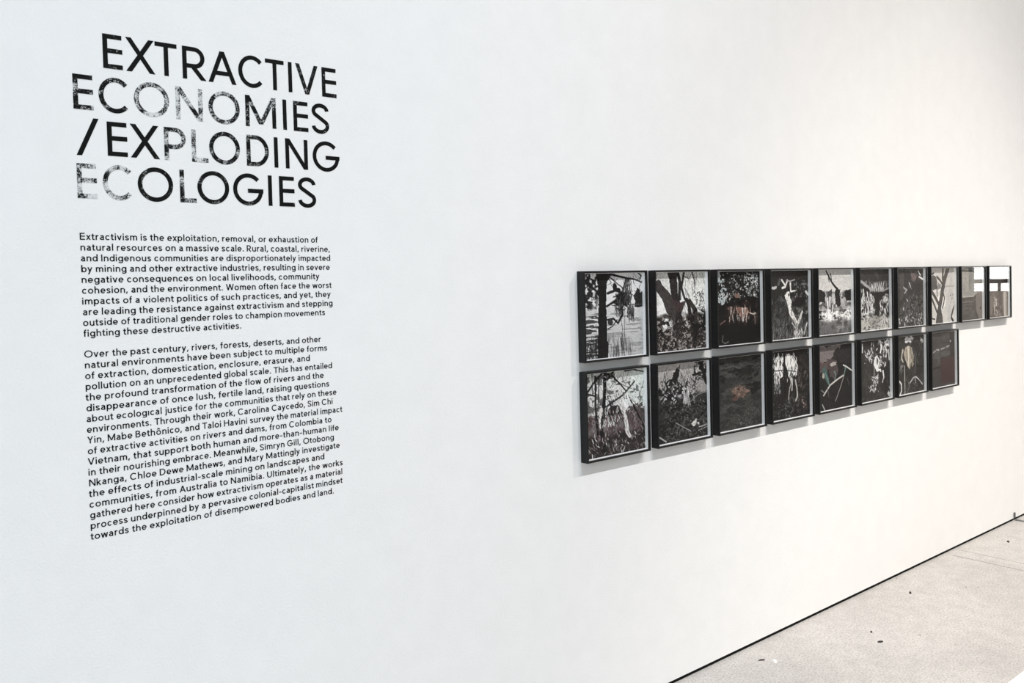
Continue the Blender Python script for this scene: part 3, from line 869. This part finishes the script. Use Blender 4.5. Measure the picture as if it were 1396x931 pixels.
def l2(p):   # dark shrub under a grey sky
    p.grad(0, (182, 176, 172), .42, (150, 145, 142)).grad(.42, 60, 1, 46).tex((.5, .30, 1, .42), 205, .60, .05, 8, 24).tex((-.1, .40, 1.1, .54), 58, .2, .2, 14).leaves(90, (.0, .38, 1, .56), .035, .014, [36, 60, 130, 90])
    K = 32
    p.tex((-.1, .16, .16, .44), K, .44, .1, 20).poly([(.14, .26), (.24, .16), (.34, .10), (.42, .06), (.42, .16), (.38, .24), (.46, .30), (.62, .34), (.66, .44), (.1, .44)], K, .03).seg([(.40, .16), (.44, .02)], .03, K, .4).tex((.06, .24, .72, .50), 180, .61, .05, 30, 34)
    p.tex((.72, -.05, 1.05, .26), K, .50, .06, 18).seg([(.84, .0), (.92, .16), (1.0, .30)], .06, K, 1.2, wob=.05).seg([(.70, .18), (.86, .16)], .03, K, wob=.04).seg([(.55, .30), (.59, .22)], .03, K, .5).seg([(.68, .34), (.74, .28)], .025, K, .5)
    p.leaves(70, (.05, .12, .80, .50), .15, .007, [30, 36, 28], (30, 150)).leaves(40, (.7, .0, 1, .3), .08, .010, [30]).leaves(150, (.05, .24, .75, .50), .045, .013, [200, 150, 32, 40, 30], (20, 160)).leaves(40, (.50, .36, .62, .54), .09, .016, [200, 160], (60, 120))
    p.tex((-.1, .50, 1.1, 1.1), (34, 33, 32), .48, .08, 24).tex((.1, .55, 1.1, 1.1), (84, 82, 78), .60, .05, 34, 40).leaves(90, (.3, .55, 1, .95), .03, .012, [96, 120, 80]).blob(.72, .80, .07, .045, (200, 198, 192), .9, 20).seg([(.80, .87), (.98, .85)], .012, 170, wob=.04).seg([(.80, .90), (.98, .88)], .010, 140, wob=.04).seg([(.0, .90), (.13, .97)], .020, 160).seg([(.34, .76), (.64, .90)], .014, 130).seg([(.64, .52), (.80, .44), (.98, .42)], .014, 120).grain(.06)


def l3(p):   # dark mud flat with a small rusty lump
    p.fill((56, 56, 53)).tex((-.1, -.1, 1.1, 1.1), (74, 74, 70), .50, .12, 5, 16).tex((-.1, -.1, 1.1, .5), (34, 34, 32), .58, .06, 6, 22).tex((-.1, .5, 1.1, 1.1), (70, 70, 66), .55, .08, 9, 14)
    p.poly([(.50, .22), (.62, .16), (.80, .20), (.86, .25), (.44, .30)], (40, 40, 38), .02).poly([(.70, .48), (.9, .46), (1, .50), (.74, .56)], (36, 36, 35), .015).seg([(.0, .16), (.3, .13), (.5, .16)], .03, 80, wob=.04)
    p.blob(.48, .50, .24, .085, (118, 88, 72), .5, 14).tex((.26, .42, .72, .60), (150, 112, 92), .58, .05, 26).tex((.26, .42, .74, .6), (60, 48, 42), .62, .05, 22).blob(.66, .50, .07, .03, (150, 110, 92), .5).blob(.36, .58, .07, .03, (112, 72, 62), .5)
    p.seg([(.06, .72), (.3, .66), (.5, .70)], .014, 84, wob=.05).seg([(.0, .97), (.2, .84), (.26, .98)], .018, 36, wob=.04).seg([(.40, .98), (.50, .87), (.56, .96)], .020, 40).blob(.48, .93, .05, .03, 96, .7).leaves(40, (.3, .7, 1, .98), .02, .012, [90, 110]).grain(.06)


def l4(p):   # strips of white cloth hanging in the dark
    p.fill((38, 36, 35)).tex((.6, .1, 1.1, 1), (62, 54, 52), .52, .08, 16, 20).tex((-.1, .6, 1.1, 1.1), (48, 46, 43), .55, .08, 20)
    W_ = (230, 229, 222)
    p.poly([(.03, .12), (.14, .06), (.20, .20), (.18, .40), (.06, .50), (.02, .36)], W_, .03).poly([(.22, .06), (.28, .04), (.26, .36), (.20, .40)], W_, .02).poly([(.36, .10), (.46, .04), (.58, .16), (.66, .30), (.62, .42), (.56, .40), (.48, .50), (.38, .40)], W_, .03)
    p.leaves(150, (.0, .05, .64, .48), .07, .015, [30, 24, 40], (55, 125)).leaves(40, (.0, .05, .64, .45), .07, .016, [240, 225], (60, 120)).seg([(.30, .02), (.31, .62)], .05, (30, 28, 27), 1, 1, .03).seg([(.02, .28), (.3, .29), (.62, .33)], .014, 26)
    p.seg([(.52, .44), (.44, .56), (.40, .72)], .03, (160, 158, 150), .6).seg([(.60, .46), (.64, .58), (.65, .70), (.60, .76)], .034, (170, 168, 158)).seg([(.52, .46), (.50, .60)], .02, 190).leaves(30, (.02, .48, .2, .62), .05, .014, [150, 110], (50, 130)).seg([(.68, .26), (.70, .50)], .03, (90, 74, 70), .5)
    p.tex((.76, .72, .94, .90), (160, 132, 126), .52, .06, 22).leaves(22, (.70, .30, 1, .60), .07, .012, [(120, 110, 104)], (10, 80)).leaves(60, (.3, .7, .7, 1), .05, .012, [120, 90, 70]).tex((.75, .03, 1, .16), 90, .6, .06, 24).leaves(30, (.0, .75, .4, .95), .02, .012, [120])


def l5(p):   # black pool with a teal strap and a pale stick
    p.fill((40, 39, 41)).poly([(-.1, .02), (.62, .02), (.60, .12), (.44, .18), (.3, .26), (-.1, .30)], (128, 114, 112), .02).poly([(.0, .24), (.20, .22), (.26, .32), (.2, .42), (-.1, .36)], (104, 76, 76), .03).poly([(.20, .22), (.48, .24), (.56, .40), (.46, .52), (.30, .50)], (88, 72, 72), .02)
    p.poly([(.40, .14), (.54, .06), (.68, .08), (.66, .26), (.56, .26), (.54, .18), (.46, .26)], (52, 46, 48), .015).blob(.40, .30, .11, .035, (176, 164, 158), .6).seg([(.50, .30), (1, .33)], .02, 26).poly([(.66, -.02), (1.05, -.02), (1.05, .34), (.62, .30)], (48, 46, 49), .01)
    p.poly([(.06, .36), (.16, .30), (.24, .46), (.28, .62), (.22, .60), (.12, .48)], (64, 104, 98), .015).seg([(.16, .42), (.28, .62)], .03, (88, 136, 128)).seg([(.44, .42), (.48, .48), (.44, .56)], .030, (92, 136, 130), .5).blob(.10, .46, .045, .05, (176, 168, 146), .4).seg([(.80, .36), (.74, .50)], .045, (84, 124, 118), .5)
    p.seg([(.10, .76), (.30, .62), (.52, .55), (.72, .50)], .026, (196, 190, 182)).seg([(.74, .50), (.62, .68), (.46, .88)], .014, (150, 144, 138)).seg([(.72, .34), (.84, .38), (.98, .44)], .022, (204, 200, 194)).seg([(.22, .66), (.26, .80)], .016, 90).seg([(.84, .56), (.90, .66)], .02, 84).seg([(.06, .90), (.14, 1.0)], .022, 165).seg([(.04, .68), (.12, .72)], .02, 130).grain(.04)


def l6(p):   # torn white shreds on grey twigs
    p.fill((56, 56, 53)).leaves(60, (.1, .02, .98, .86), .03, .014, [150, 200, 90]).tex((-.1, .3, 1.1, 1.1), (70, 70, 65), .52, .1, 8, 10).tex((-.1, -.1, 1.1, .35), 46, .4, .2, 8).poly([(.6, .5), (1, .4), (1, 1), (.7, .95)], 48, .03)
    W_ = 228
    p.poly([(.46, .28), (.56, .23), (.62, .34), (.60, .46), (.64, .52), (.52, .54), (.44, .42)], W_, .03).blob(.54, .36, .03, .05, 90, .6, 14).poly([(.78, .04), (.96, .02), (.98, .14), (.84, .12)], W_, .03).seg([(.66, .05), (.70, .14), (.66, .22)], .06, W_, .7, wob=.05).seg([(.82, .14), (.90, .22), (.86, .30)], .03, 215, wob=.04)
    p.leaves(44, (.30, .02, .98, .28), .055, .024, [225, 190, 120]).leaves(26, (.12, .16, .36, .36), .06, .026, [220, 180]).leaves(26, (.58, .28, .88, .46), .06, .024, [225, 180]).seg([(.03, .06), (.03, .18)], .03, 215).seg([(.74, .54), (.77, .64), (.72, .72)], .045, 220, .5).seg([(.44, .46), (.42, .62)], .03, 130, wob=.03)
    p.leaves(22, (.36, .60, .56, .72), .06, .024, [220, 170]).leaves(18, (.28, .74, .52, .84), .06, .022, [215, 160]).leaves(10, (.92, .80, 1, .98), .06, .02, [205]).leaves(30, (.3, .6, .9, 1), .10, .012, [44, 90], (60, 120)).seg([(.95, .2), (.97, .36)], .03, 205)


def l7(p):   # beige cloth hung on a root
    p.fill((58, 57, 54)).tex((-.1, -.1, 1.1, 1.1), 46, .5, .12, 10).leaves(60, (.4, .05, 1, .5), .08, .012, [88, 44, 100], (60, 120)).seg([(.0, .55), (.55, .54), (.98, .57)], .022, 26)
    p.blob(.42, .07, .17, .055, 215, .8, 16).tex((.2, .02, .62, .14), 60, .60, .05, 26).leaves(10, (.86, .04, .98, .14), .04, .024, [205, 170])
    p.poly([(.26, .20), (.36, .17), (.50, .22), (.58, .34), (.58, .52), (.52, .55), (.46, .44), (.42, .58), (.34, .54), (.24, .40), (.20, .30)], (176, 162, 138), .015).seg([(.36, .20), (.38, .36), (.36, .52)], .05, (214, 204, 182), .7, wob=.02).seg([(.46, .22), (.48, .40)], .03, (112, 98, 80), 1, 1, .02).seg([(.30, .24), (.32, .42)], .025, (120, 106, 88)).seg([(.54, .34), (.54, .52)], .03, (104, 90, 74))
    p.seg([(.14, .24), (.10, .38), (.16, .44)], .05, (190, 180, 160), .6, wob=.03).seg([(.60, .32), (.66, .44), (.62, .66)], .018, 120).seg([(.21, .52), (.22, .98)], .035, (150, 148, 140)).seg([(.0, .76), (.08, .82), (.08, .94), (.02, 1.0)], .035, 205, wob=.02).leaves(16, (0, .40, .14, .62), .10, .016, [140, 100], (10, 60))
    p.seg([(.42, .82), (.56, .74), (.66, .73), (.80, .80), (.92, .88)], .022, 185).seg([(.62, .74), (.66, .86)], .03, 160, .5).seg([(.30, .98), (.40, .88), (.36, .80)], .016, 120).leaves(50, (.1, .7, 1, 1), .08, .012, [110, 84, 44], (20, 160))


def l8(p):   # grey slab with a dark red box
    p.fill((64, 63, 64)).tex((-.1, -.1, 1.1, .6), (82, 82, 82), .5, .15, 5, 10).tex((-.1, .58, 1.1, 1.1), 58, .5, .15, 7)
    p.poly([(.76, -.02), (1.05, -.02), (1.05, .52), (.78, .50)], (40, 38, 41), .012).seg([(.0, .655), (.34, .635)], .03, 26).seg([(.30, .49), (.80, .47)], .02, 30)
    p.poly([(.33, .50), (1.05, .48), (1.05, .94), (.38, .95)], (74, 38, 42), .004)
    for u, v in ((.06, .355), (.12, .335), (.19, .32), (.26, .325), (.42, .315), (.48, .305), (.55, .30), (.66, .285), (.73, .275)): p.blob(u, v, .04, .016, (158, 154, 148), .6, 20)
    p.seg([(.36, .14), (.50, .20), (.66, .22), (.82, .19)], .014, 34, wob=.03).blob(.80, .19, .03, .02, 150, .4).leaves(20, (.1, .36, .6, .48), .06, .012, [90, 100], (0, 30)).blob(.60, .10, .04, .02, 44, .5)


FR_W, FR_H, FR_D = 0.3367, 0.3256, 0.0346
PITCH, X1, Z_TOP, Z_LOW = 0.37876, 2.4775, 1.3145, 0.9561
FACE, LIP, SPC = 0.0072, 0.0070, 0.0135       # face width of the moulding, glass set-back, depth of the white spacer


def rect_ring(name, mat, parent, y_out, y_in, o, i, back=None):
    """one rectangular moulding: outer rect o, inner rect i (x0,x1,z0,z1), from y_out (front) to y_in (back)"""
    vs, fs = [], []
    for (x0, x1, z0, z1), y in ((o, y_out), (i, y_out), (i, y_in), (o, y_in)):
        vs += [(x0, y, z0), (x1, y, z0), (x1, y, z1), (x0, y, z1)]
    for r in range(4):
        a, b = r * 4, ((r + 1) % 4) * 4
        for k in range(4): fs.append((a + k, a + (k + 1) % 4, b + (k + 1) % 4, b + k))
    o_ = mesh_obj(name, vs, fs, mat, parent)
    return o_


def framed(x_right, z_bot, painter, seed, label):
    x_left = x_right - FR_W
    t = empty('framed_photograph', (x_left, 0, z_bot))
    tag(t, label, 'framed photograph', 'black-framed photographs in two rows on the wall')
    outer = (0, FR_W, 0, FR_H)
    inn = (FACE, FR_W - FACE, FACE, FR_H - FACE)
    fr = rect_ring('frame', M_FRAME, t, -FR_D, -0.001, outer, inn)
    md = fr.modifiers.new('bevel', 'BEVEL')
    md.width = 0.0008; md.segments = 2; md.limit_method = 'ANGLE'
    yg = -FR_D + LIP
    e = 0.0002
    gi = (inn[0] + e, inn[1] - e, inn[2] + e, inn[3] - e)
    mesh_obj('glass', [(gi[0], yg, gi[2]), (gi[1], yg, gi[2]), (gi[1], yg, gi[3]), (gi[0], yg, gi[3])], [(0, 1, 2, 3)], M_GLASS, t)
    s = 0.0016
    si = (gi[0] + s, gi[1] - s, gi[2] + s, gi[3] - s)
    yp = yg + SPC
    rect_ring('spacer', M_SPACER, t, yg + 0.0008, yp, gi, si)['label'] = 'white spacer behind the glass'
    MB().box(gi[0], gi[1], yp + 0.0012, -0.002, gi[2], gi[3]).build('backing_board', M_BACK, t)
    # the print
    hid = (LIP + SPC) * (x_left + FACE) / abs(CAM_Y)
    u0 = min(.3, max(0, (hid - s) / (si[1] - si[0])))
    p = Paint(seed, u0)
    painter(p)
    p.finish()
    c = np.clip(p.c, 0, 1)
    c = np.where(c <= .04045, c / 12.92, ((c + .055) / 1.055) ** 2.4)
    xs = np.linspace(gi[0], gi[1], CW)
    zs = np.linspace(gi[3], gi[2], CH)
    XX, ZZ = np.meshgrid(xs, zs)
    co = np.stack([XX, np.full_like(XX, yp), ZZ], -1).reshape(-1, 3)
    idx = np.arange(CW * CH).reshape(CH, CW)
    q = np.stack([idx[:-1, :-1], idx[1:, :-1], idx[1:, 1:], idx[:-1, 1:]], -1).reshape(-1, 4)
    me = bpy.data.meshes.new('print')
    me.vertices.add(len(co)); me.vertices.foreach_set('co', co.ravel())
    me.loops.add(q.size); me.loops.foreach_set('vertex_index', q.ravel())
    me.polygons.add(len(q)); me.polygons.foreach_set('loop_start', np.arange(0, q.size, 4))
    me.update(calc_edges=True)
    ca = me.color_attributes.new('picture', 'FLOAT_COLOR', 'POINT')
    rgba = np.ones((CW * CH, 4)); rgba[:, :3] = c.reshape(-1, 3) * PRINT_GAIN
    ca.data.foreach_set('color', rgba.ravel())
    me.materials.append(M_PRINT)
    o = bpy.data.objects.new('print', me)
    COL.objects.link(o)
    o.parent = t
    return t


PRINT_GAIN = 0.95
UPPER = [(u1, 'black-framed photograph of a thick dark trunk before a pale lake, leftmost in upper row'),
         (u2, 'black-framed photograph of splitting brown trunks over scrub, just right of the dark lake trunk picture'),
         (u3, 'black-framed near-black photograph of rags in a bush with pale blue sky at its left edge'),
         (u4, 'black-framed photograph of a crooked white cloth trail in dark thicket, upper row'),
         (u5, 'black-framed photograph of one bent bare branch over a bright white foam line'),
         (u6, 'black-framed photograph of dark roots dripping white strands above pale stony ground'),
         (u7, 'black-framed photograph of grey undergrowth with a faint pinkish spray near its top'),
         (u8, 'black-framed photograph of a dark forked tree trunk on a pale grey background'),
         (u9, 'black-framed grey photograph with a dark lower half, second from right end of upper row'),
         (u10, 'black-framed pale brown photograph reflecting a bright window, at the right end of the upper row')]
LOWER = [(l1, 'black-framed photograph of thin trees, reddish undergrowth, leftmost in lower row'),
         (l2, 'black-framed photograph of a dark leafy shrub under a plain grey sky, lower row'),
         (l3, 'black-framed photograph of dark mud with one small rusty brown lump'),
         (l4, 'black-framed dark photograph of bunched white cloth strips hanging at upper left'),
         (l5, 'black-framed dark photograph with a teal strap and a thin pale stick'),
         (l6, 'black-framed dark grey photograph of scattered torn white shreds, under the dripping roots picture'),
         (l7, 'black-framed photograph of a beige cloth hanging over dark ground, lower row'),
         (l8, 'black-framed dark photograph with a dull red box, right end of the lower row')]
for k, (fn, lab) in enumerate(UPPER): framed(X1 + k * PITCH, Z_TOP, fn, 11 + k, lab)
for k, (fn, lab) in enumerate(LOWER): framed(X1 + k * PITCH, Z_LOW, fn, 51 + k, lab)

# ------------------------------------------------------------------ things on the floor
def fleck(name, x, y, ln, wd_, rot, mat, label, cat, h=0.004):
    rr = random.Random(int(x * 1000))
    n = 7
    vs, fs = [], []
    for z, k in ((0.0, 1.0), (h, .75)):
        for i in range(n):
            a = 2 * math.pi * i / n
            r = k * rr.uniform(.8, 1.15)
            vs.append((math.cos(a) * ln / 2 * r, math.sin(a) * wd_ / 2 * r, z))
    fs.append(tuple(range(n - 1, -1, -1))); fs.append(tuple(range(n, 2 * n)))
    for i in range(n): fs.append((i, (i + 1) % n, n + (i + 1) % n, n + i))
    o = mesh_obj(name, vs, fs, mat)
    o.location = (x, y, 0.0)
    o.rotation_euler = (0, 0, math.radians(rot))
    tag(o, label, cat, 'bits of debris on the concrete floor')
    return o


fleck('debris_fleck', 3.059, -.109, .034, .007, -32, M_DARKBIT, 'dark sliver of debris on the floor nearest the camera, close to the wall foot', 'debris')
fleck('debris_fleck', 3.589, -.349, .030, .014, -28, M_DARKBIT, 'dark fleck lying farthest out from the wall on the pale concrete', 'debris')
fleck('debris_fleck', 3.661, -.270, .022, .009, 35, M_DARKBIT, 'small dark fleck just behind the fleck that lies farthest out from the wall', 'debris')
fleck('debris_fleck', 4.258, -.159, .034, .012, 30, M_DARKBIT, 'lone dark fleck on the bare concrete midway along the visible floor', 'debris')
fleck('debris_fleck', 5.489, -.152, .042, .014, 25, M_DARKBIT, 'dark fleck on the floor beyond the two parallel joint lines, near the right edge', 'debris')
fleck('paint_chip', 3.090, -.151, .040, .016, 50, M_PALEBIT, 'white paint chip on the floor beside the dark sliver near the wall', 'paint chip')

# small grey tab on the wall foot where the metal floor strip meets it
tb = MB().box(-.007, .007, -.010, 0.0, 0.0, .034)
o = tb.build('wall_tab', M_GREY)
o.location = (5.984, 0.0, .020)
bv = o.modifiers.new('bevel', 'BEVEL'); bv.width = .003; bv.segments = 2
tag(o, 'small dark grey tab on the foot of the white wall above the floor strip', 'tab')

# corner of a low white plinth standing in the hall, just inside the frame
PH = 0.03
pe = MB().box(0, 2.2, 0, 0.7, 0, PH)
o = pe.build('plinth', M_PLINTH)
o.location = (3.35, -0.892 - 0.7, 0)
bv = o.modifiers.new('bevel', 'BEVEL'); bv.width = .003; bv.segments = 2
tag(o, 'corner of a low white plinth on the concrete floor at bottom right', 'plinth')
